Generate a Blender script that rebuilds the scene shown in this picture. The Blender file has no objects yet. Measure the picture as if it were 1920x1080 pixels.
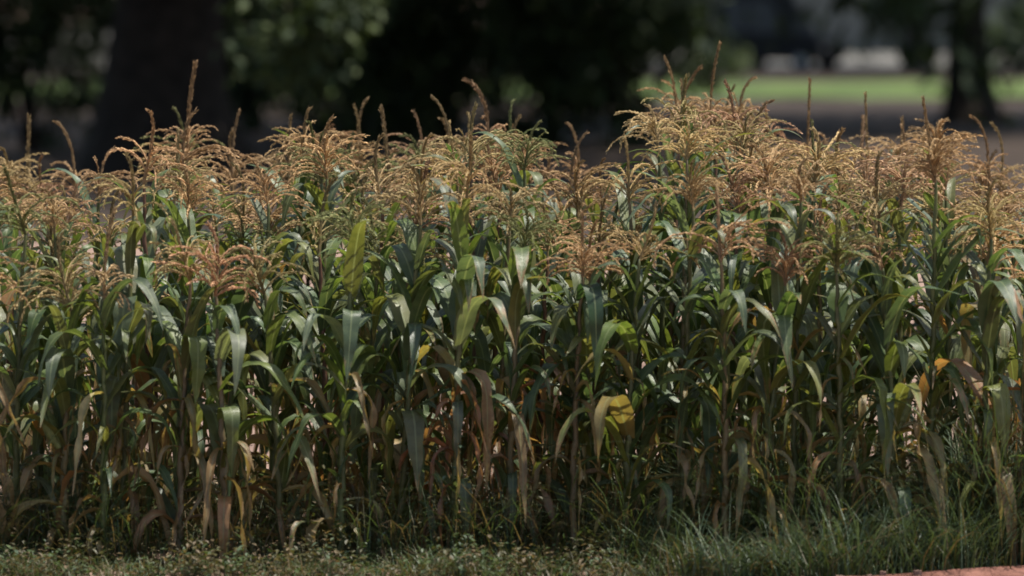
import bpy, math, random
from mathutils import Vector, Matrix
R = math.radians
rnd = random.Random(7)
scene = bpy.context.scene
C = scene.collection

# ------------------------------------------------------------------ camera
CAM_H = 2.29
FPX = 8960.0                       # focal length in photo pixels (1920 wide)
PITCH = math.atan(560 / FPX)
cam_data = bpy.data.cameras.new('camera')
cam_data.sensor_width = 36
cam_data.lens = FPX / 1920 * 36
cam_data.clip_start = 0.5
cam_data.clip_end = 3000
cam_data.dof.use_dof = True
cam_data.dof.focus_distance = 20.1
cam_data.dof.aperture_fstop = 1.75
cam = bpy.data.objects.new('camera', cam_data)
cam.location = (0, 0, CAM_H)
cam.rotation_euler = (math.pi / 2 - PITCH, 0, 0)
C.objects.link(cam)
scene.camera = cam

# ------------------------------------------------------------------ sky and sun
SUN_EL, SUN_AZ = 70.0, 86.0        # azimuth measured from +Y towards +X
world = bpy.data.worlds.new('World')
scene.world = world
world.use_nodes = True
wn = world.node_tree
bg = wn.nodes['Background']
sky = wn.nodes.new('ShaderNodeTexSky')
sky.sky_type = 'NISHITA'
sky.sun_disc = False
sky.sun_elevation = R(SUN_EL)
sky.sun_rotation = R(SUN_AZ)
sky.air_density = 1.3
sky.dust_density = 2.0
wn.links.new(sky.outputs['Color'], bg.inputs['Color'])
bg.inputs['Strength'].default_value = 0.10
sd = bpy.data.lights.new('sun', 'SUN')
sd.energy = 4.8
sd.angle = R(0.53)
sd.color = (1.0, 0.95, 0.85)
sun = bpy.data.objects.new('sun', sd)
sun_dir = Vector((math.sin(R(SUN_AZ)) * math.cos(R(SUN_EL)), math.cos(R(SUN_AZ)) * math.cos(R(SUN_EL)), math.sin(R(SUN_EL))))
sun.rotation_euler = sun_dir.to_track_quat('Z', 'Y').to_euler()
sun.location = (0, 30, 40)
C.objects.link(sun)

vs = scene.view_settings
vs.view_transform = 'Standard'
vs.look = 'None'
vs.gamma = 1
vs.use_curve_mapping = False
vs.exposure = 0.8
scene.render.engine = 'CYCLES'
scene.cycles.max_bounces = 4
scene.cycles.transmission_bounces = 4
scene.cycles.filter_width = 1.6

# ------------------------------------------------------------------ helpers
def at(px, py, Y):
    """point at depth Y seen at photo pixel px, py"""
    cp, sp = math.cos(PITCH), math.sin(PITCH)
    a = (px - 960) / FPX
    b = (540 - py) / FPX
    d = Vector((a, cp + b * sp, -sp + b * cp))
    t = Y / d.y
    return Vector((d.x * t, Y, CAM_H + d.z * t))

class MB:
    def __init__(self):
        self.v, self.f, self.m, self.uv = [], [], [], []
    def face(self, pts, mi=0, uvs=None):
        n = len(self.v)
        self.v.extend([tuple(p) for p in pts])
        self.f.append(tuple(range(n, n + len(pts))))
        self.m.append(mi)
        self.uv.append(uvs or [(0.5, 0.5)] * len(pts))
    def tube(self, pts, rad, n=8, mi=0, cap=True):
        pts = [Vector(p) for p in pts]
        base = len(self.v)
        ref = None
        for i, p in enumerate(pts):
            d = (pts[min(i + 1, len(pts) - 1)] - pts[max(i - 1, 0)]).normalized()
            if ref is None:
                ref = Vector((1, 0, 0)) if abs(d.x) < 0.8 else Vector((0, 1, 0))
            s = d.cross(ref).normalized()
            t = s.cross(d).normalized()
            ref = t
            for k in range(n):
                a = 2 * math.pi * k / n
                self.v.append(tuple(p + (s * math.cos(a) + t * math.sin(a)) * rad[i]))
        m = len(pts)
        for i in range(m - 1):
            for k in range(n):
                k2 = (k + 1) % n
                self.f.append((base + i * n + k, base + i * n + k2, base + (i + 1) * n + k2, base + (i + 1) * n + k))
                self.m.append(mi)
                self.uv.append([(i / m, .5)] * 4)
        if cap:
            self.f.append(tuple(base + (m - 1) * n + k for k in range(n)))
            self.m.append(mi); self.uv.append([(1, .5)] * n)
    def box(self, x0, x1, y0, y1, z0, z1, mi=0):
        p = [Vector((x, y, z)) for z in (z0, z1) for y in (y0, y1) for x in (x0, x1)]
        for q in ((0, 2, 3, 1), (4, 5, 7, 6), (0, 1, 5, 4), (2, 6, 7, 3), (0, 4, 6, 2), (1, 3, 7, 5)):
            self.face([p[i] for i in q], mi)
    def mesh(self, name, mats, smooth=False):
        me = bpy.data.meshes.new(name)
        me.from_pydata(self.v, [], self.f)
        for mt in mats:
            me.materials.append(mt)
        me.polygons.foreach_set('material_index', self.m)
        uvl = me.uv_layers.new(name='UVMap')
        flat = [c for u in self.uv for p in u for c in p]
        uvl.data.foreach_set('uv', flat)
        if smooth:
            me.polygons.foreach_set('use_smooth', [True] * len(me.polygons))
        me.update()
        return me

def link(name, me, parent=None, loc=(0, 0, 0), rot=(0, 0, 0), scale=(1, 1, 1), color=None):
    o = bpy.data.objects.new(name, me)
    o.location = loc; o.rotation_euler = rot; o.scale = scale
    if color: o.color = color
    if parent: o.parent = parent
    C.objects.link(o)
    return o

def tag(o, label=None, cat=None, group=None, kind=None):
    if label: o['label'] = label
    if cat: o['category'] = cat
    if group: o['group'] = group
    if kind: o['kind'] = kind
    return o

def thing(name, label, cat, loc, rz=0, group=None):
    o = bpy.data.objects.new(name, None)
    o.empty_display_size = 0.1
    o.location = loc; o.rotation_euler = (0, 0, rz)
    C.objects.link(o)
    return tag(o, label, cat, group)

# ------------------------------------------------------------------ materials
def newmat(name):
    m = bpy.data.materials.new(name)
    m.use_nodes = True
    nt = m.node_tree
    return m, nt, nt.nodes['Principled BSDF'], nt.nodes['Material Output']

def nd(nt, t, **kw):
    n = nt.nodes.new(t)
    for k, v in kw.items(): setattr(n, k, v)
    return n

def mixrgb(nt, fac, a, b, blend='MIX'):
    n = nd(nt, 'ShaderNodeMix', data_type='RGBA', blend_type=blend)
    for s, val in ((n.inputs[0], fac), (n.inputs[6], a), (n.inputs[7], b)):
        if isinstance(val, bpy.types.NodeSocket): nt.links.new(val, s)
        else: s.default_value = val if not isinstance(val, tuple) else (*val, 1) if len(val) == 3 else val
    return n.outputs[2]

def mth(nt, op, a, b=None, clamp=False):
    n = nd(nt, 'ShaderNodeMath', operation=op, use_clamp=clamp)
    for s, val in zip(n.inputs, (a, b)):
        if val is None: continue
        if isinstance(val, bpy.types.NodeSocket): nt.links.new(val, s)
        else: s.default_value = val
    return n.outputs[0]

def noise(nt, scale, detail=4, vec=None, rough=0.55):
    n = nd(nt, 'ShaderNodeTexNoise')
    n.inputs['Scale'].default_value = scale
    n.inputs['Detail'].default_value = detail
    n.inputs['Roughness'].default_value = rough
    if vec is not None: nt.links.new(vec, n.inputs['Vector'])
    return n.outputs['Fac']

def ramp(nt, fac, stops):
    n = nd(nt, 'ShaderNodeValToRGB')
    el = n.color_ramp.elements
    while len(el) < len(stops): el.new(0.5)
    for e, (p, c) in zip(el, stops):
        e.position = p; e.color = (*c, 1)
    nt.links.new(fac, n.inputs['Fac'])
    return n.outputs['Color']

def leaf_material(name, transl=0.4, rough=0.40, from_object=True, col=(.05, .09, .03), coat=0.0, rib=True):
    m, nt, b, out = newmat(name)
    tc = nd(nt, 'ShaderNodeTexCoord')
    oi = nd(nt, 'ShaderNodeObjectInfo')
    off = nd(nt, 'ShaderNodeVectorMath', operation='ADD')
    comb = nd(nt, 'ShaderNodeCombineXYZ')
    nt.links.new(mth(nt, 'MULTIPLY', oi.outputs['Random'], 37.0), comb.inputs[0])
    nt.links.new(tc.outputs['Object'], off.inputs[0]); nt.links.new(comb.outputs[0], off.inputs[1])
    n1 = noise(nt, 9, 3, off.outputs[0])
    n2 = noise(nt, 45, 2, off.outputs[0])
    base = oi.outputs['Color'] if from_object else None
    if base is None:
        rgb = nd(nt, 'ShaderNodeRGB'); rgb.outputs[0].default_value = (*col, 1); base = rgb.outputs[0]
    shade = ramp(nt, n1, [(0.3, (.62, .66, .6)), (0.55, (1, 1, 1)), (0.75, (1.35, 1.25, 1.0))])
    c = mixrgb(nt, 1.0, base, shade, 'MULTIPLY')
    if rib:
        sep = nd(nt, 'ShaderNodeSeparateXYZ'); nt.links.new(tc.outputs['UV'], sep.inputs[0])
        u, v = sep.outputs[0], sep.outputs[1]
        # brown, dried tip and edges; amount held in the object's alpha
        edge = mth(nt, 'MULTIPLY', mth(nt, 'ABSOLUTE', mth(nt, 'SUBTRACT', v, 0.5)), 0.5)
        dry = mth(nt, 'ADD', mth(nt, 'ADD', mth(nt, 'MULTIPLY', u, 0.7), edge), mth(nt, 'MULTIPLY', n1, 0.9))
        dry = mth(nt, 'ADD', dry, mth(nt, 'MULTIPLY', oi.outputs['Alpha'], 0.75))
        dry = mth(nt, 'MULTIPLY', mth(nt, 'SUBTRACT', dry, 1.45), 4.5, clamp=True)
        drycol = ramp(nt, n2, [(0.3, (.15, .085, .035)), (0.6, (.26, .175, .08)), (0.8, (.36, .27, .15))])
        c = mixrgb(nt, dry, c, drycol)
        # pale midrib
        mid = mth(nt, 'LESS_THAN', mth(nt, 'ABSOLUTE', mth(nt, 'SUBTRACT', v, 0.5)), 0.045)
        c = mixrgb(nt, mth(nt, 'MULTIPLY', mid, 0.45), c, (.26, .30, .15))
        # parallel veins
        w = mth(nt, 'SINE', mth(nt, 'MULTIPLY', v, 150.0))
        bump = nd(nt, 'ShaderNodeBump'); bump.inputs['Strength'].default_value = 0.25
        bump.inputs['Distance'].default_value = 0.002
        nt.links.new(mth(nt, 'ADD', w, mth(nt, 'MULTIPLY', n2, 1.5)), bump.inputs['Height'])
        nt.links.new(bump.outputs[0], b.inputs['Normal'])
    nt.links.new(c, b.inputs['Base Color'])
    nt.links.new(mth(nt, 'ADD', mth(nt, 'MULTIPLY', n2, 0.36), rough - 0.16), b.inputs['Roughness'])
    b.inputs['Specular IOR Level'].default_value = 0.62 if rib else 0.4
    tr = nd(nt, 'ShaderNodeBsdfTranslucent')
    tcol = mixrgb(nt, 1.0, c, (1.5, 1.45, 0.75), 'MULTIPLY')
    nt.links.new(tcol, tr.inputs['Color'])
    mx = nd(nt, 'ShaderNodeMixShader'); mx.inputs[0].default_value = transl
    nt.links.new(b.outputs[0], mx.inputs[1]); nt.links.new(tr.outputs[0], mx.inputs[2])
    nt.links.new(mx.outputs[0], out.inputs['Surface'])
    return m

def plain(name, c1, c2, scale=6, rough=0.85, bump=0.3, detail=5, spec=0.3, dist=0.02, c3=None):
    m, nt, b, out = newmat(name)
    tc = nd(nt, 'ShaderNodeTexCoord')
    f = noise(nt, scale, detail, tc.outputs['Object'], 0.6)
    stops = [(0.32, c1), (0.68, c2)] if c3 is None else [(0.3, c1), (0.52, c2), (0.74, c3)]
    c = ramp(nt, f, stops)
    nt.links.new(c, b.inputs['Base Color'])
    b.inputs['Roughness'].default_value = rough
    b.inputs['Specular IOR Level'].default_value = spec
    bn = nd(nt, 'ShaderNodeBump'); bn.inputs['Strength'].default_value = bump; bn.inputs['Distance'].default_value = dist
    nt.links.new(noise(nt, scale * 4, 6, tc.outputs['Object'], 0.65), bn.inputs['Height'])
    nt.links.new(bn.outputs[0], b.inputs['Normal'])
    return m

def objcolor(name, rough=0.6, scale=30, transl=0.0, spec=0.35):
    m, nt, b, out = newmat(name)
    tc = nd(nt, 'ShaderNodeTexCoord'); oi = nd(nt, 'ShaderNodeObjectInfo')
    f = noise(nt, scale, 4, tc.outputs['Object'])
    c = mixrgb(nt, 1.0, oi.outputs['Color'], ramp(nt, f, [(0.3, (.6, .58, .55)), (0.7, (1.3, 1.25, 1.2))]), 'MULTIPLY')
    nt.links.new(c, b.inputs['Base Color'])
    b.inputs['Roughness'].default_value = rough
    b.inputs['Specular IOR Level'].default_value = spec
    if transl:
        tr = nd(nt, 'ShaderNodeBsdfTranslucent'); nt.links.new(c, tr.inputs['Color'])
        mx = nd(nt, 'ShaderNodeMixShader'); mx.inputs[0].default_value = transl
        nt.links.new(b.outputs[0], mx.inputs[1]); nt.links.new(tr.outputs[0], mx.inputs[2])
        nt.links.new(mx.outputs[0], out.inputs['Surface'])
    return m

M_LEAF = leaf_material('corn_leaf')
M_STALK = objcolor('corn_stalk', 0.5, 22)
M_TASSEL = objcolor('corn_tassel', 0.75, 60, 0.3, 0.2)
M_HUSK = objcolor('corn_husk', 0.55, 40, 0.2)
M_SILK = plain('corn_silk', (.10, .045, .02), (.22, .10, .05), 60, 0.8, 0.2)
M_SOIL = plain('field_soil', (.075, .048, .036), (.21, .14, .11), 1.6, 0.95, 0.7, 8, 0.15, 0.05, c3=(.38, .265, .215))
M_SHADE_EARTH = plain('shade_dark_earth', (.026, .019, .015), (.052, .038, .031), 1.5, 0.95, 0.7, 8, 0.15, 0.05)  # leafy earth, darkened further so its colour carries tree and car shade
M_PATH = plain('red_earth', (.13, .055, .04), (.27, .13, .10), 7, 0.95, 0.8, 8, 0.15, 0.03)
M_LAWN = plain('lawn_grass', (.035, .06, .015), (.09, .125, .03), 0.35, 0.8, 0.9, 8, 0.2, 0.15)
M_YARD = plain('pale_yard', (.10, .095, .085), (.17, .16, .145), 0.3, 0.95, 0.3, 8, 0.15)
M_BARK = plain('bark', (.012, .0095, .008), (.038, .030, .025), 5, 0.95, 1.0, 8, 0.15, 0.05)
M_WALL = plain('plaster', (.12, .12, .112), (.17, .17, .16), 0.5, 0.9, 0.15, 8, 0.2)
M_ROOF = plain('roof_sheet', (.16, .13, .12), (.25, .20, .18), 1, 0.7, 0.2)
M_GLASS = plain('window_glass', (.02, .022, .025), (.035, .038, .04), 1, 0.35, 0.0, spec=0.25)
M_GRASS = [leaf_material('grass_green', .3, .5, False, (.055, .085, .03), rib=False),
           leaf_material('grass_blue', .3, .5, False, (.07, .105, .062), rib=False),
           leaf_material('grass_olive', .3, .5, False, (.075, .07, .03), rib=False),
           leaf_material('grass_straw', .3, .6, False, (.14, .10, .055), rib=False)]
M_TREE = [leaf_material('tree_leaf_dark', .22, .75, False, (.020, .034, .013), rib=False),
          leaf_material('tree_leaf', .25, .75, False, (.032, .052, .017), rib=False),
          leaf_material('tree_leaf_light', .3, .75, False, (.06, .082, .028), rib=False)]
M_LITTER = [plain('dry_leaf', (.16, .09, .05), (.30, .19, .11), 30, 0.8, 0.3),
            plain('dry_leaf_pale', (.30, .22, .14), (.46, .36, .25), 30, 0.8, 0.3),
            plain('clod', (.17, .10, .075), (.33, .21, .165), 25, 0.95, 0.6)]

# ------------------------------------------------------------------ the ground
def sheet(name, x0, x1, y0, y1, nx, ny, z, mat, bump=0.0, seed=1, skip=None):
    r = random.Random(seed)
    mb = MB()
    g = {}
    for j in range(ny + 1):
        for i in range(nx + 1):
            g[i, j] = len(mb.v)
            x = x0 + (x1 - x0) * i / nx; y = y0 + (y1 - y0) * j / ny
            mb.v.append((x, y, z + bump * r.uniform(-1, 1)))
    for j in range(ny):
        for i in range(nx):
            mb.f.append((g[i, j], g[i + 1, j], g[i + 1, j + 1], g[i, j + 1])); mb.m.append(0)
            mb.uv.append([(0, 0)] * 4)
    return link(name, mb.mesh(name, [mat], True))

tag(sheet('ground', -1500, 1500, -200, 2800, 2, 2, -0.03, M_SOIL), kind='structure')
tag(sheet('field_soil', -6, 6, 17.0, 43.2, 90, 250, 0.0, M_SOIL, 0.022, 3), kind='structure')

# red earth path in front of the field, its edge running off to the right
def path_edge(x):
    return 17.80 + 0.53 * x + 0.05 * math.sin(x * 3.1) + 0.03 * math.sin(x * 9.0 + 1)
mb = MB(); r_ = random.Random(5)
cols = [-6 + 0.1 * i for i in range(121)]
ny = 24
idx = {}
for i, x in enumerate(cols):
    for j in range(ny + 1):
        y = 15.0 + (path_edge(x) - 15.0) * j / ny
        idx[i, j] = len(mb.v)
        zz = 0.03 + r_.uniform(-.008, .008) if j < ny else -0.02
        mb.v.append((x, y, zz))
for i in range(120):
    for j in range(ny):
        mb.f.append((idx[i, j], idx[i + 1, j], idx[i + 1, j + 1], idx[i, j + 1])); mb.m.append(0); mb.uv.append([(0, 0)] * 4)
tag(link('path', mb.mesh('path', [M_PATH], True)), kind='structure')

tag(sheet('shade_tinted_earth', -60, 60, 43, 100.2, 60, 60, -0.005, M_SHADE_EARTH, 0.015, 8), kind='structure')  # ground under the trees, part of its shade put into the dark colour
# sunlit lawn, then a pale yard behind the trees
def lawn_z(x, y):
    return 0.0
tag(sheet('lawn', -60, 60, 100, 118, 60, 40, 0.02, M_LAWN, 0.05, 9), kind='structure')
tag(sheet('painted_shade_strip', -60, 60, 117.8, 138.1, 40, 12, 0.0, M_SHADE_EARTH, 0.02, 12), kind='structure')  # dark strip that paints the shade beyond the lawn
tag(sheet('yard', -120, 120, 138, 330, 20, 20, 0.0, M_YARD, 0.0, 10), kind='structure')

# ------------------------------------------------------------------ corn: leaf, stalk, tassel and ear meshes
def corn_leaf_mesh(seed, a0, a1, bend, L=1.0, W=0.125, fold=0.3, twist=0.0, rip=0.014, power=1.0, kink=None):
    """blade of length 1 leaving the stalk at +X; elevation goes a0 -> a1 around bend"""
    r = random.Random(seed)
    n = 14
    ph = r.uniform(0, 6.28); ph2 = r.uniform(0, 6.28)
    side = r.uniform(-.35, .35)
    p = Vector((0, 0, 0)); az = 0.0
    rows = []
    for i in range(n + 1):
        t = i / n
        s = 1 / (1 + math.exp(-(t - bend) * 9 * power))
        el = R(a0 + (a1 - a0) * s)
        if kink and t > kink: el = R(min(a1, -70))
        az = side * t * t
        d = Vector((math.cos(el) * math.cos(az), math.cos(el) * math.sin(az), math.sin(el)))
        lat = Vector((-math.sin(az), math.cos(az), 0))
        up = d.cross(lat) * -1
        up = lat.cross(d) * -1
        if up.z < 0 and el > -1.5: up = -up
        tw = twist * t
        lat2 = lat * math.cos(tw) + up * math.sin(tw)
        up2 = up * math.cos(tw) - lat * math.sin(tw)
        w = W * 0.5 * min(1.0, 0.5 + 2.4 * t) * max(0.0, 1 - t ** 1.9) ** 0.9
        row = []
        for k in range(5):
            v = (k - 2) / 2
            f = fold * (1 - 0.55 * t)
            rr = rip * abs(v) * math.sin(t * 19 + ph + (v > 0) * ph2) * math.sin(math.pi * t)
            q = p + lat2 * (v * w * math.cos(f)) + up2 * (abs(v) * w * math.sin(f) + rr)
            row.append((q, t, k / 4))
        rows.append(row)
        p = p + d * (L / n)
    mb = MB()
    for row in rows:
        for q, _, _ in row: mb.v.append(tuple(q))
    for i in range(n):
        for k in range(4):
            a, b = rows[i], rows[i + 1]
            mb.f.append((i * 5 + k, i * 5 + k + 1, (i + 1) * 5 + k + 1, (i + 1) * 5 + k)); mb.m.append(0)
            mb.uv.append([(a[k][1], a[k][2]), (a[k + 1][1], a[k + 1][2]), (b[k + 1][1], b[k + 1][2]), (b[k][1], b[k][2])])
    return mb.mesh('corn_leaf', [M_LEAF], True)

g_ = random.Random(21)
LEAF_UP = [corn_leaf_mesh(i, g_.uniform(60, 78), g_.uniform(-45, 15), g_.uniform(.45, .7), fold=.5, W=.11, twist=g_.uniform(-.5, .5), rip=.010) for i in range(7)]
LEAF_ARCH = [corn_leaf_mesh(20 + i, g_.uniform(58, 76), g_.uniform(-88, -60), g_.uniform(.32, .55), fold=.28, twist=g_.uniform(-.6, .6)) for i in range(12)]
LEAF_HANG = [corn_leaf_mesh(40 + i, g_.uniform(45, 70), -86, g_.uniform(.16, .27), fold=.22, twist=g_.uniform(-.9, .9), power=1.7, W=.13, rip=.018) for i in range(9)]
LEAF_DRY = [corn_leaf_mesh(60 + i, g_.uniform(10, 55), g_.uniform(-88, -74), g_.uniform(.08, .3), fold=.75, twist=g_.uniform(-2.6, 2.6), power=1.6, W=.085, rip=.026) for i in range(9)]

def stalk_mesh(seed):
    r = random.Random(seed)
    mb = MB(); pts, rad = [], []
    nn = 12
    cx, cy = 0.0, 0.0
    bx, by = r.uniform(-.05, .05), r.uniform(-.05, .05)
    for i in range(nn):
        z = i / nn
        rr = 0.016 * (1 - 0.62 * z)
        zig = (1 if i % 2 else -1) * 0.0025
        for dz, k in ((0.0, 1.22), (0.012, 1.12), (0.02, 1.0), (0.065, 0.96)):
            zz = min(1.0, z + dz)
            pts.append((bx * zz * zz + zig, by * zz * zz, zz)); rad.append(rr * k)
    pts.append((bx, by, 1.0)); rad.append(0.0045)
    mb.tube(pts, rad, 8)
    me = mb.mesh('corn_stalk', [M_STALK], True)
    return me, bx, by
STALKS = [stalk_mesh(100 + i) for i in range(6)]

def spikelets(mb, pts, r, step, size, wid):
    """pairs of husky spikelets all along a curve"""
    acc = 0.0
    for i in range(len(pts) - 1):
        a, b = pts[i], pts[i + 1]
        seg = (b - a).length
        d = (b - a).normalized()
        while acc < seg:
            p = a + d * acc
            o = Vector((r.gauss(0, 1), r.gauss(0, 1), r.gauss(0, 1)))
            o = (o - d * o.dot(d)).normalized()
            tip = (d * 0.9 + o * r.uniform(.08, .42) + Vector((0, 0, -.25 * r.random()))).normalized()
            s = tip.cross(o).normalized()
            l = size * r.uniform(.75, 1.25)
            q = p + o * wid * 0.3
            mb.face([q, q + tip * l * .5 + s * wid * .5, q + tip * l, q + tip * l * .5 - s * wid * .5])
            acc += step * r.uniform(.7, 1.3)
        acc -= seg

def tassel_mesh(seed, nb, spread, bl, spike, bendx, bendy, full=1.0, spike_w=1.0):
    """returns spike mesh, branches mesh; the lowest branch leaves at z = 0"""
    r = random.Random(seed)
    sp = MB()
    pts = []
    hub = 0.11
    for i in range(12):
        t = i / 11
        z = t * (hub + spike)
        u = max(0, z - hub) / spike
        pts.append(Vector((bendx * u ** 2.2, bendy * u ** 2.2, z - (abs(bendx) + abs(bendy)) * .55 * u ** 4)))
    sp.tube(pts, [0.0065 - 0.004 * (i / 11) for i in range(12)], 6)
    up = [p for p in pts if p.z > hub * .9] if len(pts) > 3 else pts
    spikelets(sp, pts[4:], r, 0.0019, 0.018 * spike_w, 0.0085 * spike_w)
    br = MB()
    for k in range(nb if seed < 300 else nb):
        az = r.uniform(0, 6.283)
        z0 = hub * r.random() ** 1.1
        el = r.uniform(45, 88) - 14 * spread
        drop = el - r.uniform(-88, -5) * spread
        L = bl * r.uniform(.6, 1.15) * (1 - .25 * z0 / hub)
        p = Vector((0, 0, z0))
        cur = [p.copy()]
        wob = r.uniform(-.5, .5)
        nseg = 9
        for i in range(nseg):
            t = (i + .5) / nseg
            e = R(el - drop * t ** 1.35)
            a = az + wob * t
            p = p + Vector((math.cos(e) * math.cos(a), math.cos(e) * math.sin(a), math.sin(e))) * L / nseg
            cur.append(p.copy())
        br.tube(cur, [0.0030 - .0014 * i / nseg for i in range(nseg + 1)], 4)
        spikelets(br, cur[1:], r, 0.0056 / full, 0.0150, 0.0075)
    return sp.mesh('tassel_spike', [M_TASSEL]), br.mesh('tassel_branches', [M_TASSEL])

TASSELS = {}
def get_tassel(key, **kw):
    if key not in TASSELS: TASSELS[key] = tassel_mesh(**kw)
    return TASSELS[key]
GENERIC = [get_tassel(('g', i), seed=300 + i, nb=[22, 27, 11, 24, 29, 17, 13, 24][i], spread=[1, .9, 1.15, .8, 1, 1.1, .95, .75][i],
                      bl=[.25, .27, .28, .24, .26, .29, .27, .23][i], spike=[.17, .13, .2, .15, .12, .19, .16, .14][i],
                      bendx=[.02, -.03, .05, 0, -.05, .03, -.02, .06][i], bendy=[.02, .03, -.02, -.04, .0, .03, .02, -.03][i]) for i in range(8)]

def ear_mesh(seed):
    r = random.Random(seed)
    mb = MB(); pts, rad = [], []
    for i in range(9):
        t = i / 8
        pts.append((0.012 * math.sin(t * 3), 0, t * 0.20)); rad.append(0.026 * (math.sin(math.pi * (0.12 + 0.80 * t)) ** .7) + 0.002)
    mb.tube(pts, rad, 10)
    for k in range(5):                                   # husk blades loosening at the tip
        a = k * 1.256 + r.uniform(-.3, .3)
        o = Vector((math.cos(a), math.sin(a), 0)); s = Vector((-math.sin(a), math.cos(a), 0))
        b0 = Vector((0, 0, .04)) + o * .027; b1 = Vector((0, 0, .15)) + o * .026; b2 = Vector((0, 0, .235)) + o * r.uniform(.012, .05)
        mb.face([b0 - s * .016, b0 + s * .016, b1 + s * .018, b1 - s * .018]); mb.face([b1 - s * .018, b1 + s * .018, b2])
    hair = MB()
    for k in range(26):
        a = r.uniform(0, 6.28); p = Vector((0, 0, .19)); cur = [p]
        for i in range(4):
            p = p + Vector((math.cos(a) * .010 * i, math.sin(a) * .010 * i, .016 - .011 * i)); cur.append(p)
        hair.tube(cur, [.0011] * 5, 3)
    return mb.mesh('ear', [M_HUSK], True), hair.mesh('silk', [M_SILK])
EARS = [ear_mesh(i) for i in range(3)]

GREEN = [(.078, .112, .034), (.066, .104, .036), (.070, .104, .052), (.098, .125, .036), (.088, .125, .030), (.125, .135, .038), (.072, .108, .054), (.105, .115, .044), (.12, .145, .085)]
BROWN = [(.25, .165, .07), (.20, .13, .055), (.28, .20, .085), (.27, .145, .065), (.24, .185, .07), (.34, .25, .12), (.19, .15, .055)]
RUST = [(.30, .15, .07), (.26, .12, .06), (.33, .19, .10), (.24, .13, .075)]
TAN = [(.43, .295, .15), (.46, .325, .17), (.40, .275, .145), (.42, .27, .15), (.39, .30, .145), (.44, .30, .175), (.35, .27, .13), (.20, .205, .085)]

def jit(c, r, k=.14):
    f = 1 + r.uniform(-k, k)
    return tuple(max(0.0, x * f * (1 + r.uniform(-.06, .06))) for x in c)

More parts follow.
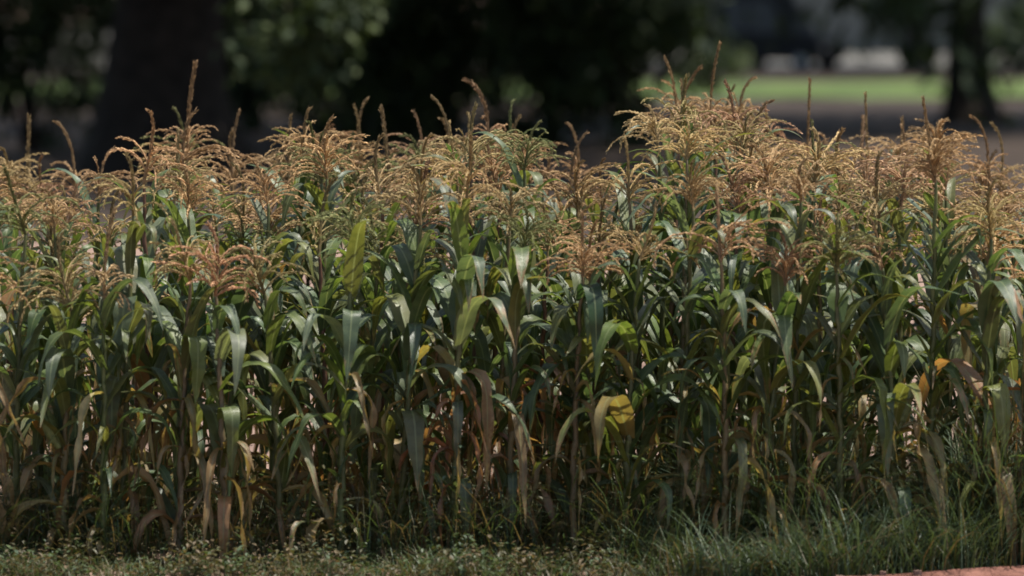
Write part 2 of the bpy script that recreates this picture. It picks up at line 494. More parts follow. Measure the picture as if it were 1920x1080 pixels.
def corn_plant(x, y, tip_z, label, group, r, tassel=None, tscale=1.0, tcol=None, dryness=None, az=None, lean=None, leaf_scale=1.0,
               tip_len=None, extra=None, top_drop=0.0, front=True, rust=False):
    root = thing('corn_plant', label, 'corn plant', (x, y, 0.0), 0, group)
    lx, ly = lean if lean else (r.gauss(0, .022), r.gauss(0, .022))
    root.rotation_euler = (ly, lx, 0)
    sp, br = tassel if tassel else r.choice(GENERIC)
    tl = tip_len if tip_len else max(v.co.z for v in sp.vertices)
    base = max(0.5, tip_z - tl * tscale)
    me, bx, by = r.choice(STALKS)
    k = r.random()
    scol = jit((.085, .095, .035) if k < .55 else (.13, .10, .05) if k < .85 else (.12, .065, .04), r)
    st = link('stalk', me, root, (0, 0, -.02), (0, 0, 0), (1, 1, base + .02), (*scol, 1))
    def axis(z):
        t = z / base
        return Vector((bx * t * t, by * t * t, z))
    tc = tcol if tcol else jit(r.choice(TAN), r)
    top = axis(base)
    rz = r.uniform(-.4, .4) if tassel else r.uniform(0, 6.28)
    ts = link('tassel', sp, root, top - Vector((0, 0, .01)), (r.gauss(0, .05 if tscale == 1.0 else .15), r.gauss(0, .05 if tscale == 1.0 else .15), rz if tscale == 1.0 else r.uniform(0, 6.28)), (tscale,) * 3, (*[c * .62 for c in tc], 1))
    link('tassel_branches', br, ts, color=(*tc, 1))
    # leaves, two-ranked up the stalk
    dry = dryness if dryness is not None else r.choice([.0, .0, .05, .1, .2, .35])
    a = az if az is not None else r.uniform(0, 6.283)
    n = int(round((base - .16) / 0.06))
    for i in range(n):
        f = (i + .5) / n
        z = .08 + (base - .20 - top_drop) * f
        aa = a + (i % 2) * math.pi + r.gauss(0, .45)
        if not front and z < .5 and r.random() < .75: continue
        lo = z < (.40 + .6 * dry + r.uniform(-.12, .16))
        if lo:
            sh = r.choice(LEAF_DRY + LEAF_HANG[:3]); L = r.uniform(.38, .66); col = jit(r.choice(BROWN), r, .25); al = r.uniform(.3, 1)
            if r.random() < .45: col = jit(r.choice(GREEN), r); sh = r.choice(LEAF_HANG + LEAF_ARCH); al = .5
        else:
            c = r.choice(GREEN)
            if r.random() < .03 + .2 * dry: c = (.115, .12, .03)
            if r.random() < .02 + .12 * dry: c = r.choice(BROWN)
            col = jit(c, r, .2); al = r.random() * .35 + dry * .6
            if f > .86: sh = r.choice(LEAF_UP + LEAF_ARCH[:6]); L = r.uniform(.30, .48)
            elif f > .66: sh = r.choice(LEAF_UP + LEAF_ARCH + LEAF_HANG[:2]); L = r.uniform(.36, .56)
            else: sh = r.choice(LEAF_UP[:4] + LEAF_ARCH + LEAF_HANG[:5]); L = r.uniform(.38, .64)
        L *= leaf_scale
        wk = (r.uniform(.55, .95) if lo else r.uniform(1.0, 1.6)) * (1.15 if L < .5 else 1.0)
        p = axis(z)
        link('leaf', sh, root, p, (r.gauss(0, .06), r.gauss(0, .08), aa), (L, L * wk, L), (*col, al))
    for i in range(r.randint(16, 22) if rust else r.randint(10, 15) if front else 1):
        z = r.uniform(.06, .75); L = r.uniform(.25, .52)
        br_ = r.random() < .68
        if rust and r.random() < .8: br_ = True
        link('leaf', r.choice(LEAF_DRY if br_ else LEAF_ARCH + LEAF_UP), root, axis(z), (r.gauss(0, .15), r.gauss(0, .2), r.uniform(0, 6.28)), (L, L * r.uniform(.7, 1.1), L),
             (*jit(r.choice(RUST if rust and br_ else BROWN if br_ else GREEN), r, .25), 0 if rust else r.random()))
    for (z, aa, sh, L, col, al) in (extra or []):
        link('leaf', sh, root, axis(z), (0, 0, aa), (L, L * 1.25, L), (*col, al))
    if r.random() < .16 and base > .9:
        z = base * r.uniform(.42, .55); aa = r.uniform(0, 6.28)
        em, sm = r.choice(EARS); sc = r.uniform(.8, 1.05)
        e = link('ear', em, root, axis(z) + Vector((math.cos(aa) * .02, math.sin(aa) * .02, 0)), (-math.sin(aa) * .35, math.cos(aa) * .35, aa) if False else (0, R(r.uniform(14, 30)), aa),
                 (sc,) * 3, (*jit(r.choice([(.16, .18, .07), (.20, .20, .09), (.26, .21, .12)]), r), 1))
        link('silk', sm, e)
    return root

# ------------------------------------------------------------------ corn: rows
# outline of the fluffy tassel tops across the photo (x, y in photo pixels)
PROFILE = [(-120, 265), (0, 262), (150, 285), (215, 290), (245, 215), (300, 195), (370, 225), (405, 275), (490, 280), (520, 225), (600, 215),
           (690, 235), (820, 235), (860, 205), (985, 215), (1005, 290), (1190, 300), (1215, 190), (1270, 150), (1400, 165), (1425, 215),
           (1580, 235), (1610, 270), (1690, 250), (1720, 215), (1790, 215), (1815, 280), (2040, 285)]
def profile(x):
    for (x0, y0), (x1, y1) in zip(PROFILE, PROFILE[1:]):
        if x0 <= x <= x1: return y0 + (y1 - y0) * (x - x0) / (x1 - x0)
    return 290

ROWS = [19.0, 19.5, 20.05, 20.6, 21.1, 21.6, 22.1]
ORD = ['first', 'second', 'third', 'fourth', 'fifth', 'sixth', 'seventh', 'eighth', 'ninth', 'tenth', 'eleventh', 'twelfth', 'thirteenth',
       'fourteenth', 'fifteenth', 'sixteenth', 'seventeenth', 'eighteenth', 'nineteenth', 'twentieth', 'twenty-first', 'twenty-second', 'twenty-third',
       'twenty-fourth', 'twenty-fifth', 'twenty-sixth', 'twenty-seventh', 'twenty-eighth', 'twenty-ninth', 'thirtieth']

def spk(key, spike, bx=0, by=0, nb=22, spread=1.0, bl=.22, full=1.0, w=1.0):
    return get_tassel(key, seed=abs(hash(str(key))) % 1000 if False else sum(ord(c) for c in str(key)), nb=nb, spread=spread, bl=bl, spike=spike + .07, bendx=bx, bendy=by, full=full, spike_w=w)

# plants whose tassels stand out against the dark background: tip pixel, row, tassel, label
SPECIAL = [
    (335, 105, 3, spk('a', .27, .02, w=1.5), 'tall corn plant at left whose thick tassel spike rises highest over the black trunk'),
    (466, 198, 3, spk('b', .24, .035, nb=14), 'corn plant with a slim straight spike leaning right, beside the black trunk'),
    (50, 205, 4, spk('c', .20, .0, w=1.4), 'corn plant near left edge with a short upright grey spike'),
    (100, 220, 4, spk('d', .22, -.09, nb=18), 'corn plant near left edge with its spike hooked over to the left'),
    (555, 205, 3, spk('e', .13, .0, nb=30), 'corn plant with a stubby spike over a full tassel, right of the hanging green branch'),
    (648, 188, 4, spk('f', .17, -.03), 'corn plant whose spike forms the left half of a V of two spikes'),
    (681, 177, 4, spk('g', .18, .05, nb=12), 'corn plant whose spike forms the right half of a V of two spikes'),
    (709, 188, 2, spk('h', .26, -.015, w=1.4, nb=16), 'corn plant with a thick straight spike just right of the V of spikes'),
    (795, 198, 4, spk('i', .12, -.03), 'corn plant with a small crooked spike left of the long leaning spike'),
    (820, 172, 3, spk('j', .22, -.08, nb=20), 'corn plant with a long spike leaning left in the middle of the plot'),
    (885, 140, 3, spk('k', .22, -.10, w=1.4, nb=26), 'corn plant with a thick spike whose tip nods to the left'),
    (985, 208, 3, spk('l', .09, .03, nb=28), 'corn plant with a round tassel above a broad dark green leaf'),
    (1038, 225, 4, spk('m', .17, -.06, nb=14), 'corn plant with a thin grey spike bowed left beside the broad dark leaf'),
    (1090, 235, 3, spk('n', .17, .06, nb=14), 'corn plant with a thin spike bowed right over the low middle dip'),
    (1234, 96, 3, spk('o', .24, -.05, nb=24), 'corn plant with a slender spike leaning left beside the tallest tassel'),
    (1357, 70, 3, spk('p', .26, .03, nb=34, bl=.26), 'tallest corn plant, right of the middle, its spike reaching the dark parked car'),
    (1300, 140, 2, spk('q', .10, .0, nb=34, bl=.25), 'corn plant with a big bushy tassel left of the tallest spike'),
    (1398, 138, 4, spk('r', .13, .07, nb=20, bl=.25), 'corn plant with a curled tassel tip just right of the tallest spike'),
    (1492, 138, 4, spk('s', .24, .0, nb=16), 'corn plant with a thin straight spike in front of the sunlit lawn'),
    (1610, 165, 4, spk('t', .26, .0, nb=10), 'corn plant with a faint thin spike in front of the sunlit lawn'),
    (1672, 225, 3, spk('u', .16, -.02, nb=20), 'corn plant with a short spike left of the tight upright tassel'),
    (1752, 170, 0, spk('v', .16, .0, nb=46, spread=.62, bl=.19, full=1.3), 'front corn plant at right with a tight upright tassel on a bare dark stem'),
    (1825, 212, 3, spk('w', .20, -.09, nb=18), 'corn plant at right with a brown spike leaning left below the tree trunk'),
    (1860, 225, 4, spk('x', .18, -.07, nb=14), 'corn plant at right with a faint spike leaning left, near the right edge'),
    (1192, 280, 2, spk('y', .12, -.06, nb=16), 'corn plant with a small bent spike at the foot of the tall right-hand cluster'),
    (205, 375, 0, spk('z', .20, .03, nb=16, w=1.2), 'front corn plant at left with a low tassel spike before the dark gap'),
    (1560, 330, 1, spk('aa', .10, .05, nb=22, bl=.27, full=.7), 'corn plant at right with a sparse tassel of thin pale branches'),
    (1078, 385, 0, spk('bb', .08, .0, nb=20, bl=.2), 'front corn plant in the middle with a short closed green-brown tassel'),
]
DARKLEAF = (.028, .060, .022)
PI = math.pi
EXTRA = {
    985: [(1.36, -PI / 2 + .15, LEAF_HANG[1], .42, DARKLEAF, 0), (1.34, -PI / 2 + .7, LEAF_HANG[3], .36, (.05, .09, .04), 0)],
    335: [(1.28, PI + .5, LEAF_ARCH[3], .42, (.075, .10, .03), 0), (1.22, -.9, LEAF_ARCH[5], .40, (.05, .085, .03), 0)],
    1752: [(1.14, PI - .3, LEAF_ARCH[1], .46, (.05, .085, .05), 0), (1.12, .25, LEAF_UP[2], .5, (.075, .11, .03), 0), (.80, .2, LEAF_ARCH[2], .6, (.07, .105, .03), 0)],
    205: [(.95, -PI / 2 + .9, LEAF_ARCH[4], .55, (.06, .085, .04), 0)],
    1078: [(1.05, -PI / 2 + .4, LEAF_HANG[2], .5, DARKLEAF, 0)],
}
used = []
INROW = {i: [] for i in range(len(ROWS))}
r = random.Random(11)
for (px, py, row, tas, label) in SPECIAL:
    row = row + 2 if row > 1 else row
    Y = ROWS[row] + r.uniform(-.08, .08)
    p = at(px, py, Y)
    off = max(tas[0].vertices, key=lambda v: v.co.z).co
    x = p.x - off.x
    fine = jit((.43, .295, .16), r, .1)
    corn_plant(x, Y, p.z, label, 'corn plants in the plot', r, tassel=tas, tcol=fine, extra=EXTRA.get(px), lean=(0, 0) , dryness=.05,
               top_drop=.13 if px == 1752 else .03)
    used.append((x, Y))
    INROW[row].append((x, None, None))

front_names = []
for ri, Y in enumerate(ROWS):
    half = Y * 1000 / FPX + .10
    x = -half + r.uniform(0, .1)
    plants = []
    while x < half:
        yy = Y + r.gauss(0, .07)
        if all((x - ux) ** 2 + (yy - uy) ** 2 > .105 ** 2 for ux, uy in used):
            plants.append((x, yy))
        x += r.uniform(.15, .25) if ri > 1 else r.uniform(.13, .24)
    for k, (x, yy) in enumerate(plants):
        px = 960 + x / yy * FPX
        # tassel tops: back rows reach the outline, front rows stay lower
        low = r.uniform(*[(60, 230), (40, 180), (20, 150), (10, 120), (0, 90), (0, 80), (0, 60)][ri])
        if 180 < px < 280 and ri > 1: low += 200                      # the dark gap at left
        tas = r.choice(GENERIC)
        tl = max(v.co.z for v in tas[0].vertices)
        apex = max(v.co.z for v in tas[1].vertices)
        ts_ = r.uniform(.85, 1.25)
        z = at(px, profile(px) + low, yy).z + (tl - apex) * ts_
        d = None
        if ri == 0:
            if 800 < px < 1010: d = .55
            elif 1850 < px or 1380 < px < 1560: d = .4
            elif 1560 < px < 1700: d = .25
        tcol = jit(r.choice(TAN), r)
        o = corn_plant(x, yy, z, 'corn plant', 'corn plants in the plot', r, tassel=tas, dryness=d, tcol=tcol, tscale=ts_, front=ri < 2, rust=ri < 2 and (770 < px < 880 or 930 < px < 1010 or 1860 < px or 1290 < px < 1350 or 560 < px < 620))
        INROW[ri].append((x, o, tcol))

ROWNAME = ['in the front row', 'in the second row', 'in the third row', 'in the fourth row', 'in the fifth row', 'in the sixth row', 'in the rear row']
for ri, lst in INROW.items():
    lst.sort(key=lambda q: q[0])
    for k, (x, o, tc) in enumerate(lst):
        if o is None: continue
        hue = 'yellowish tan' if tc[1] / tc[0] > .75 else 'pinkish tan' if tc[1] / tc[0] < .70 else 'tan'
        if k < len(lst) / 2: o['label'] = 'corn plant with %s tassel %s, %s from the left edge' % (hue, ROWNAME[ri], ORD[k])
        else: o['label'] = 'corn plant with %s tassel %s, %s from the right edge' % (hue, ROWNAME[ri], ORD[len(lst) - 1 - k])

# ------------------------------------------------------------------ grass, weeds and litter at the foot of the corn
def blade(mb, r, p, h, w, lean, az, mi, n=4):
    d0 = Vector((math.cos(az), math.sin(az), 0)); s = Vector((-d0.y, d0.x, 0))
    if r.random() < .5: s = (s + d0 * r.uniform(-.8, .8)).normalized()
    prev = None
    for i in range(n + 1):
        t = i / n
        c = p + d0 * (lean * h * t ** 1.8) + Vector((0, 0, h * (t - .42 * min(1, lean) * t ** 3)))
        ww = w * (1 - t) ** .7 * .5
        cur = (c - s * ww, c + s * ww)
        if prev: mb.face([prev[0], prev[1], cur[1], cur[0]], mi)
        prev = cur

r = random.Random(44)
mb = MB()
def grass_density(px):
    return 1.0 if px > 1150 else .7
cnt = 0
while cnt < 30000:
    Y = r.uniform(18.35, 20.2); X = r.uniform(-2.5, 2.5)
    px = 960 + X / Y * FPX
    if r.random() > grass_density(px): continue
    if Y < path_edge(X) - .04 - abs(r.gauss(0, .07)): continue
    clump = .5 + .5 * math.sin(X * 5.3 + 1.2 * math.sin(Y * 6)) * math.sin(Y * 7 + X * 2)
    if r.random() > .35 + .65 * clump: continue
    h = (r.uniform(.06, .2) if Y < 18.8 else r.uniform(.1, .42)) if px < 1150 else r.uniform(.12, .6) * (.6 + .5 * clump)
    patch = .5 + .5 * math.sin(X * 2.1 + 3.0 * math.sin(Y * 1.7 + X)) * math.sin(X * 7.7 + Y * 3.1)
    if px < 1150 and r.random() > .15 + patch: continue
    h *= .5 + 1.1 * patch
    if px > 1250 and Y < 19.35: h *= 1.25
    if Y < 18.8: h *= .6
    mi = r.choices([0, 1, 2, 3], [4, 6 if px > 1300 else 1.0, 3 if px < 1200 else 1.5, 2.2 if px < 1200 else .9])[0]
    blade(mb, r, Vector((X, Y, -.01)), h, r.uniform(.003, .0075), r.uniform(.2, 1.5), r.uniform(0, 6.283), mi)
    cnt += 1
tag(link('grass', mb.mesh('grass', M_GRASS)), 'tangled green grass and weeds growing along the foot of the corn', 'grass', kind='stuff')

mb = MB()                                              # low broad-leaved weeds
for k in range(4600):
    Y = r.uniform(18.3, 20.0) if k % 3 else r.uniform(18.3, 18.9); X = r.uniform(-2.45, 2.3)
    px = 960 + X / Y * FPX
    if Y < path_edge(X) + .03 and r.random() < .8: continue
    if px > 1200 and r.random() < .7: continue
    patch = .5 + .5 * math.sin(X * 4.3 + 2.0 * math.sin(Y * 2.7 - X)) * math.sin(X * 9.1 - Y * 4.1)
    if r.random() > .3 + patch: continue
    h = (r.uniform(.03, .16) if Y < 18.85 else r.uniform(.1, .5)) * (.4 + patch)
    mi = r.choices([0, 1, 2, 3], [2.5, 1.5, 5, 2])[0]
    p = Vector((X, Y, -.01)); ln = Vector((r.gauss(0, .25), r.gauss(0, .25), 1)) * h
    blade(mb, r, p, h, .004, .3, r.uniform(0, 6.28), mi, 2)
    for q in range(r.randint(4, 9)):
        c = p + ln * r.uniform(.25, 1.0)
        a = r.uniform(0, 6.28); e = r.uniform(-.4, .7); L = r.uniform(.014, .036)
        d = Vector((math.cos(a) * math.cos(e), math.sin(a) * math.cos(e), math.sin(e))); s = d.cross(Vector((0, 0, 1))).normalized() * L * .28
        n_ = Vector((0, 0, L * .12))
        mb.face([c, c + d * L * .5 + s + n_, c + d * L, c + d * L * .5 - s + n_], mi)
tag(link('weeds', mb.mesh('weeds', M_GRASS)), 'low broad leaved weeds scattered under the front corn row', 'weeds', kind='stuff')

mb = MB()                                              # fallen dry leaves, straw and clods
for k in range(1900):
    Y = r.uniform(18.75, 22.0); X = r.uniform(-2.6, 2.6)
    if Y < path_edge(X) + .12: continue
    a = r.uniform(0, 6.28); L = r.uniform(.03, .22); w = r.uniform(.004, .022)
    p = Vector((X, Y, r.uniform(.015, .04)))
    d = Vector((math.cos(a), math.sin(a), 0)); s = Vector((-d.y, d.x, r.uniform(-.4, .4))) * w
    mid = p + d * L * .5 + Vector((0, 0, r.uniform(.0, .05)))
    e = p + d * L + Vector((0, 0, r.uniform(-.01, .06)))
    mi = 0 if r.random() < .85 else 1
    mb.face([p - s * .5, p + s * .5, mid + s, mid - s], mi); mb.face([mid - s, mid + s, e], mi)
for k in range(120):
    Y = r.uniform(17.5, 19.6); X = r.uniform(-2.4, 2.4); sz = r.uniform(.004, .022) * (1 if r.random() < .9 else 1.6)
    zb = .03 if Y < path_edge(X) else 0
    c = Vector((X, Y, zb + sz * .3))
    vs8 = [c + Vector((sx * sz * r.uniform(.6, 1.1), sy * sz * r.uniform(.6, 1.1), sz_ * sz * r.uniform(.4, .8))) for sz_ in (-1, 1) for sy in (-1, 1) for sx in (-1, 1)]
    for q in ((4, 5, 7, 6), (0, 1, 5, 4), (2, 6, 7, 3), (0, 4, 6, 2), (1, 3, 7, 5)):
        mb.face([vs8[i] for i in q], 2)
tag(link('leaf_litter', mb.mesh('leaf_litter', M_LITTER)), 'fallen dry leaves, straw and clods on the soil under the corn', 'litter', kind='stuff')

# ------------------------------------------------------------------ trees and shrubs behind
def leaf_cloud(mb, r, centre, rad, count, size, mats, flat=1.0):
    """count leaves around centre, gathered on random twigs"""
    made = 0
    while made < count:
        while True:
            o = Vector((r.uniform(-1, 1), r.uniform(-1, 1), r.uniform(-1, 1)))
            if .12 < o.length < 1: break
        o *= .55 + .45 * r.random()
        c = Vector(centre) + Vector((o.x * rad[0], o.y * rad[1], o.z * rad[2]))
        mi = r.choices(range(3), mats)[0]
        for q in range(r.randint(5, 9)):
            a = r.uniform(0, 6.28); e = r.uniform(-1.1, .4); L = size * r.uniform(.6, 1.3)
            d = Vector((math.cos(a) * math.cos(e), math.sin(a) * math.cos(e), math.sin(e)))
            s = d.cross(Vector((r.gauss(0, .4), r.gauss(0, .4), 1))).normalized() * L * r.uniform(.18, .27)
            p = c + Vector((r.gauss(0, 1), r.gauss(0, 1), r.gauss(0, 1))) * size * .7
            dn = Vector((0, 0, -.12 * L))
            mb.face([p, p + d * L * .45 + s, p + d * L + dn, p + d * L * .45 - s], mi)
            made += 1

def curve(p0, p1, bow, n=6):
    p0, p1 = Vector(p0), Vector(p1)
    return [p0.lerp(p1, i / n) + Vector(bow) * math.sin(math.pi * i / n) for i in range(n + 1)]

def tree(name, label, base, trunk_r, fork, crown_c, crown_r, seed, leaves, lsize, mats, limbs=7, stems=None):
    r = random.Random(seed)
    t = thing(name, label, 'tree', base)
    mb = MB()
    tr = []
    n = 9
    for i in range(n + 1):
        f = i / n
        tr.append(Vector((fork[0] * f + .06 * math.sin(f * 5 + seed), fork[1] * f, fork[2] * f - .05)))
    rad = [trunk_r * (1.0 + .55 * (1 - i / n) ** 6 - .30 * i / n) for i in range(n + 1)]
    mb.tube(tr, rad, 14)
    link('trunk', mb.mesh('trunk', [M_BARK], True), t)
    cc = Vector(crown_c)
    F = Vector(fork)
    tips = []
    for k in range(limbs):
        a = 2 * math.pi * k / limbs + r.uniform(-.3, .3)
        e = cc + Vector((math.cos(a) * crown_r[0] * .62, math.sin(a) * crown_r[1] * .62, r.uniform(-.2, .55) * crown_r[2]))
        mb = MB()
        cv = curve(F - Vector((0, 0, .25)), e, (0, 0, r.uniform(.1, .7)), 7)
        mb.tube(cv, [trunk_r * .5 * (1 - .85 * i / 7) + .015 for i in range(8)], 8)
        for q in range(4):
            s0 = cv[r.randint(3, 6)]
            s1 = s0 + Vector((r.gauss(0, 1), r.gauss(0, 1), r.gauss(.3, .6))) * crown_r[0] * .28
            mb.tube(curve(s0, s1, (0, 0, .15), 4), [trunk_r * .14, trunk_r * .11, trunk_r * .08, trunk_r * .05, .012], 5)
            tips.append(s1)
        tips.append(e); tips.append(cv[5])
        link('limb', mb.mesh('limb', [M_BARK], True), t)
    mb = MB()
    per = leaves // (len(tips) + 10)
    for p in tips:
        s = r.uniform(.24, .38)
        leaf_cloud(mb, r, p, (crown_r[0] * s, crown_r[1] * s, crown_r[2] * s), per, lsize, mats)
    for k in range(10):
        a = r.uniform(0, 6.28); q = r.uniform(.3, .8)
        p = cc + Vector((math.cos(a) * crown_r[0] * q, math.sin(a) * crown_r[1] * q, r.uniform(-.35, .7) * crown_r[2]))
        leaf_cloud(mb, r, p, (crown_r[0] * .3, crown_r[1] * .3, crown_r[2] * .32), per, lsize, mats)
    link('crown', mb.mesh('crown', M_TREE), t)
    return t

def shrub(label, centre_px, D, width, height, seed, leaves, lsize, mats, group=None, lift=.15):
    r = random.Random(seed)
    b = at(centre_px, 100, D); b.z = 0
    t = thing('shrub', label, 'shrub', b, 0, group)
    mb = MB()
    cl = []
    for k in range(9):
        e = Vector((r.uniform(-.42, .42) * width, r.uniform(-.4, .4) * width * .7, r.uniform(.35, .95) * height))
        cv = curve((r.uniform(-.1, .1), r.uniform(-.1, .1), -.05), e, (0, 0, .1 * height), 5)
        mb.tube(cv, [.045 - .006 * i for i in range(6)], 6)
        cl.append(e)
    link('stem', mb.mesh('stem', [M_BARK], True), t)
    mb = MB()
    for k in range(12):
        cl.append(Vector((r.uniform(-.5, .5) * width, r.uniform(-.4, .4) * width * .7, r.uniform(lift, .9) * height)))
    for e in cl:
        s = r.uniform(.16, .27)
        leaf_cloud(mb, r, e, (width * s, width * s * .8, height * s), leaves // len(cl), lsize, mats)
    link('foliage', mb.mesh('foliage', M_TREE), t)
    return t

# big dark tree on the left
p = at(312, 250, 60)
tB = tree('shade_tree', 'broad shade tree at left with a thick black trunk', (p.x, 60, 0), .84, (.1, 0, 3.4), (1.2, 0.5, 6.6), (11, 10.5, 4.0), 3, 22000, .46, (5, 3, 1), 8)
# low hanging leafy branch of that tree
r = random.Random(71)
mb = MB()
H = at(545, 95, 47.0) - Vector((p.x, 60, 0))
cv = curve((1.2, -1.0, 4.6), H + Vector((0, 0, .1)), (0, -.4, .5), 6)
mb.tube(cv, [.07, .06, .05, .04, .03, .022, .015], 6, 0)
b_ = link('hanging_branch', mb.mesh('hanging_branch', [M_BARK], True), tB)
mb = MB()
for (qx, qy, w, n_) in ((600, 20, .55, 240), (560, 80, .42, 200), (520, 125, .38, 170), (630, 60, .3, 90), (480, 60, .3, 60), (590, 150, .3, 80), (500, -40, .6, 200), (640, -50, .6, 200)):
    c = at(qx, qy, 47.0 + r.uniform(-.3, .3)) - Vector((p.x, 60, 0))
    leaf_cloud(mb, r, c, (w, w, w * .6), n_, .15, (2, 4, 3))
link('branch_leaves', mb.mesh('branch_leaves', M_TREE), b_)

p = at(1815, 200, 82)
tA = tree('shade_tree', 'shade tree at right with a dark trunk standing before the lawn', (p.x, 82, 0), .40, (.05, 0, 2.9), (0.3, 0.3, 7.2), (10.5, 11, 4.1), 8, 17000, .44, (4, 3, 1), 8)
p = at(770, 200, 77)
tree('shade_tree', 'added shade tree in the middle, mostly hidden by the dark shrubs', (p.x, 77, 0), .42, (-.1, 0, 3.2), (1.2, -1, 6.8), (11, 11.5, 4.0), 14, 20000, .44, (5, 3, 1), 8)  # added for its crown, which shades the ground around the shrubs

p = at(1722, 120, 138.5)
tree('shade_tree', 'far tree behind the dark green shrub, added to shade the parked car', (p.x, 138.5, 0), .38, (-.2, 0, 2.8), (-1.4, -1.0, 6.8), (9.5, 9.5, 3.7), 19, 20000, .55, (4, 3, 1), 8)  # added so that its crown keeps the car in shade
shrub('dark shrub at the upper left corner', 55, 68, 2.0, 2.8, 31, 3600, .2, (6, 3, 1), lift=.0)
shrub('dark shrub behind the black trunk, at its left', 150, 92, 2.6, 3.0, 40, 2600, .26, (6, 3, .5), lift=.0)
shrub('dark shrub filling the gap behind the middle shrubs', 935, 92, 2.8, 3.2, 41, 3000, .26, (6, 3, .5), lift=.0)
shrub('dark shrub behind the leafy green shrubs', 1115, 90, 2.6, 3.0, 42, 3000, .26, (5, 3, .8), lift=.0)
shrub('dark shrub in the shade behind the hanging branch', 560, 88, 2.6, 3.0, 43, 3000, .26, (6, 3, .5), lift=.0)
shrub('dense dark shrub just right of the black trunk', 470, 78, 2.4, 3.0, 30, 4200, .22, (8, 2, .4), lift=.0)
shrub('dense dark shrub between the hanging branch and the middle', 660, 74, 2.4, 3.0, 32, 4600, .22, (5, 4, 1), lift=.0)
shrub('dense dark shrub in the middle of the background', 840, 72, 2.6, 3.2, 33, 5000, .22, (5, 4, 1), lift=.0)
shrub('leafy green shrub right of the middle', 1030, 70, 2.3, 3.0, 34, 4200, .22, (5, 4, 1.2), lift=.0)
shrub('leafy green shrub left of the pale wall', 1190, 69, 2.2, 2.9, 35, 3600, .22, (3, 4, 2.0), lift=.0)
shrub('low yellow green bush at the edge of the lawn behind the tallest tassel', 1335, 104, 1.5, 1.05, 36, 1200, .13, (0, 1, 6))
shrub('dark green shrub between the parked car and the right trunk', 1712, 128, 2.3, 3.4, 37, 1500, .24, (3, 4, 1))
shrub('green shrub right of the right-hand trunk', 1905, 126, 2.0, 1.9, 38, 1200, .22, (1, 4, 3))

# ------------------------------------------------------------------ pale house beyond the yard
p0, p1 = at(1180, 100, 172), at(2150, 100, 172)
hs = thing('house', 'pale grey house seen blurred beyond the trees', 'house', ((p0.x + p1.x) / 2, 172, 0))
hw = (p1.x - p0.x) / 2
mb = MB(); mb.box(-hw, hw, 0, 7, -.1, 3.6); link('wall', mb.mesh('wall', [M_WALL]), hs)
mb = MB()
a, b, c, d = Vector((-hw - .6, -.8, 3.55)), Vector((hw + .6, -.8, 3.55)), Vector((hw + .6, 3.5, 5.2)), Vector((-hw - .6, 3.5, 5.2))
e, f = Vector((hw + .6, 7.8, 3.55)), Vector((-hw - .6, 7.8, 3.55))
mb.face([a, b, c, d]); mb.face([d, c, e, f]); mb.face([a, d, f]); mb.face([b, e, c]); mb.face([a, f, e, b])
link('roof', mb.mesh('roof', [M_ROOF]), hs)
for wx in (-7.4, .6, 5.2):
    mb = MB(); mb.box(-.65, .65, -.06, .02, .95, 2.3); w_ = link('window', mb.mesh('window', [M_GLASS]), hs, (wx, 0, 0))
    mb = MB()
    for q in ((-.75, -.651, .85, 2.4), (.651, .75, .85, 2.4), (-.65, .65, 2.301, 2.4), (-.65, .65, .85, .949), (-.03, .03, .951, 2.299)):
        mb.box(q[0], q[1], -.1, .01, q[2], q[3])
    link('frame', mb.mesh('frame', [M_WALL]), w_)

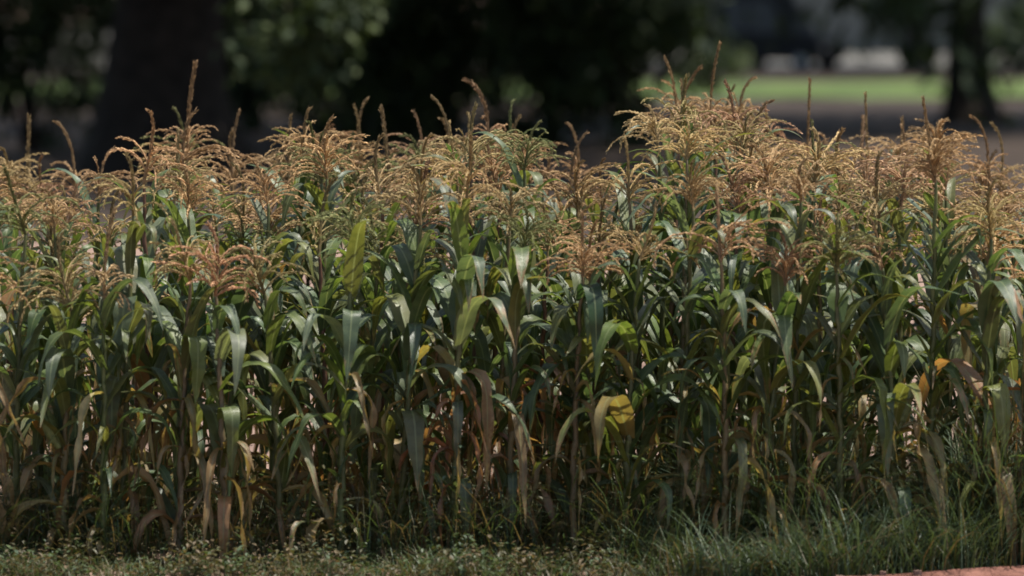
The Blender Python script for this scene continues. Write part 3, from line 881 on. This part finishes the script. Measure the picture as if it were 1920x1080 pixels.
# ------------------------------------------------------------------ dark car parked beyond the lawn
M_PAINT = plain('car_paint', (.008, .008, .009), (.013, .013, .014), 2, 0.7, 0.0, spec=0.15)
M_TYRE = plain('tyre', (.012, .012, .012), (.022, .021, .02), 20, 0.9, 0.2)
M_RIM = plain('rim', (.25, .25, .26), (.35, .35, .36), 4, 0.4, 0.0)
M_LAMP = plain('car_lamp', (.12, .12, .12), (.18, .18, .18), 4, 0.2, 0.0, spec=.6)
pc = at(1462, 130, 134)
car = thing('parked_car', 'tall dark parked car standing beyond the lawn', 'car', (pc.x, 134, 0.0), R(-33))
prof = [(-1.75, .32), (-1.82, .62), (-1.74, .95), (-1.60, 1.02), (.62, 1.02), (1.45, .92), (1.72, .74), (1.76, .50), (1.62, .28)]
mb = MB()
secs = [(-.78, .96), (-.72, 1.0), (.72, 1.0), (.78, .96)]
pr = [[Vector((x * k, y, .25 + (z - .25) * k)) for x, z in prof] for y, k in secs]
for s in range(3):
    for i in range(len(prof)):
        j = (i + 1) % len(prof)
        mb.face([pr[s][i], pr[s + 1][i], pr[s + 1][j], pr[s][j]])
mb.face(pr[0]); mb.face(list(reversed(pr[3])))
body = link('body', mb.mesh('body', [M_PAINT]), car)
cab0 = [(-1.72, 1.0), (-1.66, 2.10), (-1.50, 2.26), (.02, 2.22), (.80, 1.0)]
mb = MB()
A = [Vector((x, -.74 + (z - 1) * .1, z)) for x, z in cab0]; B = [Vector((x, .74 - (z - 1) * .1, z)) for x, z in cab0]
for i in range(4): mb.face([A[i], B[i], B[i + 1], A[i + 1]])
mb.face(list(reversed(A))); mb.face(B)
link('cabin', mb.mesh('cabin', [M_PAINT]), car)
for s in (-1, 1):
    for wx0, wx1, wx2, wx3 in ((-1.45, -.72, -.72, -1.38), (-.62, .55, .08, -.62)):
        mb = MB(); f_ = lambda x, z: Vector((x, s * (.755 - (z - 1) * .1), z))
        mb.face([f_(wx0, 1.08), f_(wx1, 1.08), f_(wx2, 2.0), f_(wx3, 2.0)])
        link('side_window', mb.mesh('side_window', [M_GLASS]), car)
    for wx in (-1.15, 1.12):
        mb = MB(); mb.tube([(wx, s * .62, .29), (wx, s * .66, .29), (wx, s * .80, .29), (wx, s * .82, .29)], [.24, .29, .29, .25], 20)
        wh = link('wheel', mb.mesh('wheel', [M_TYRE], True), car)
        mb = MB(); mb.tube([(wx, s * .80, .29), (wx, s * .83, .29)], [.17, .16], 16); link('rim', mb.mesh('rim', [M_RIM]), wh)
    mb = MB(); mb.box(1.66, 1.75, s * .55 - .14, s * .55 + .14, .60, .74); link('headlight', mb.mesh('headlight', [M_LAMP]), car)
mb = MB(); mb.face([Vector((.80, -.62, 1.045)), Vector((.80, .62, 1.045)), Vector((.08, .54, 2.17)), Vector((.08, -.54, 2.17))])
link('windscreen', mb.mesh('windscreen', [M_GLASS]), car)
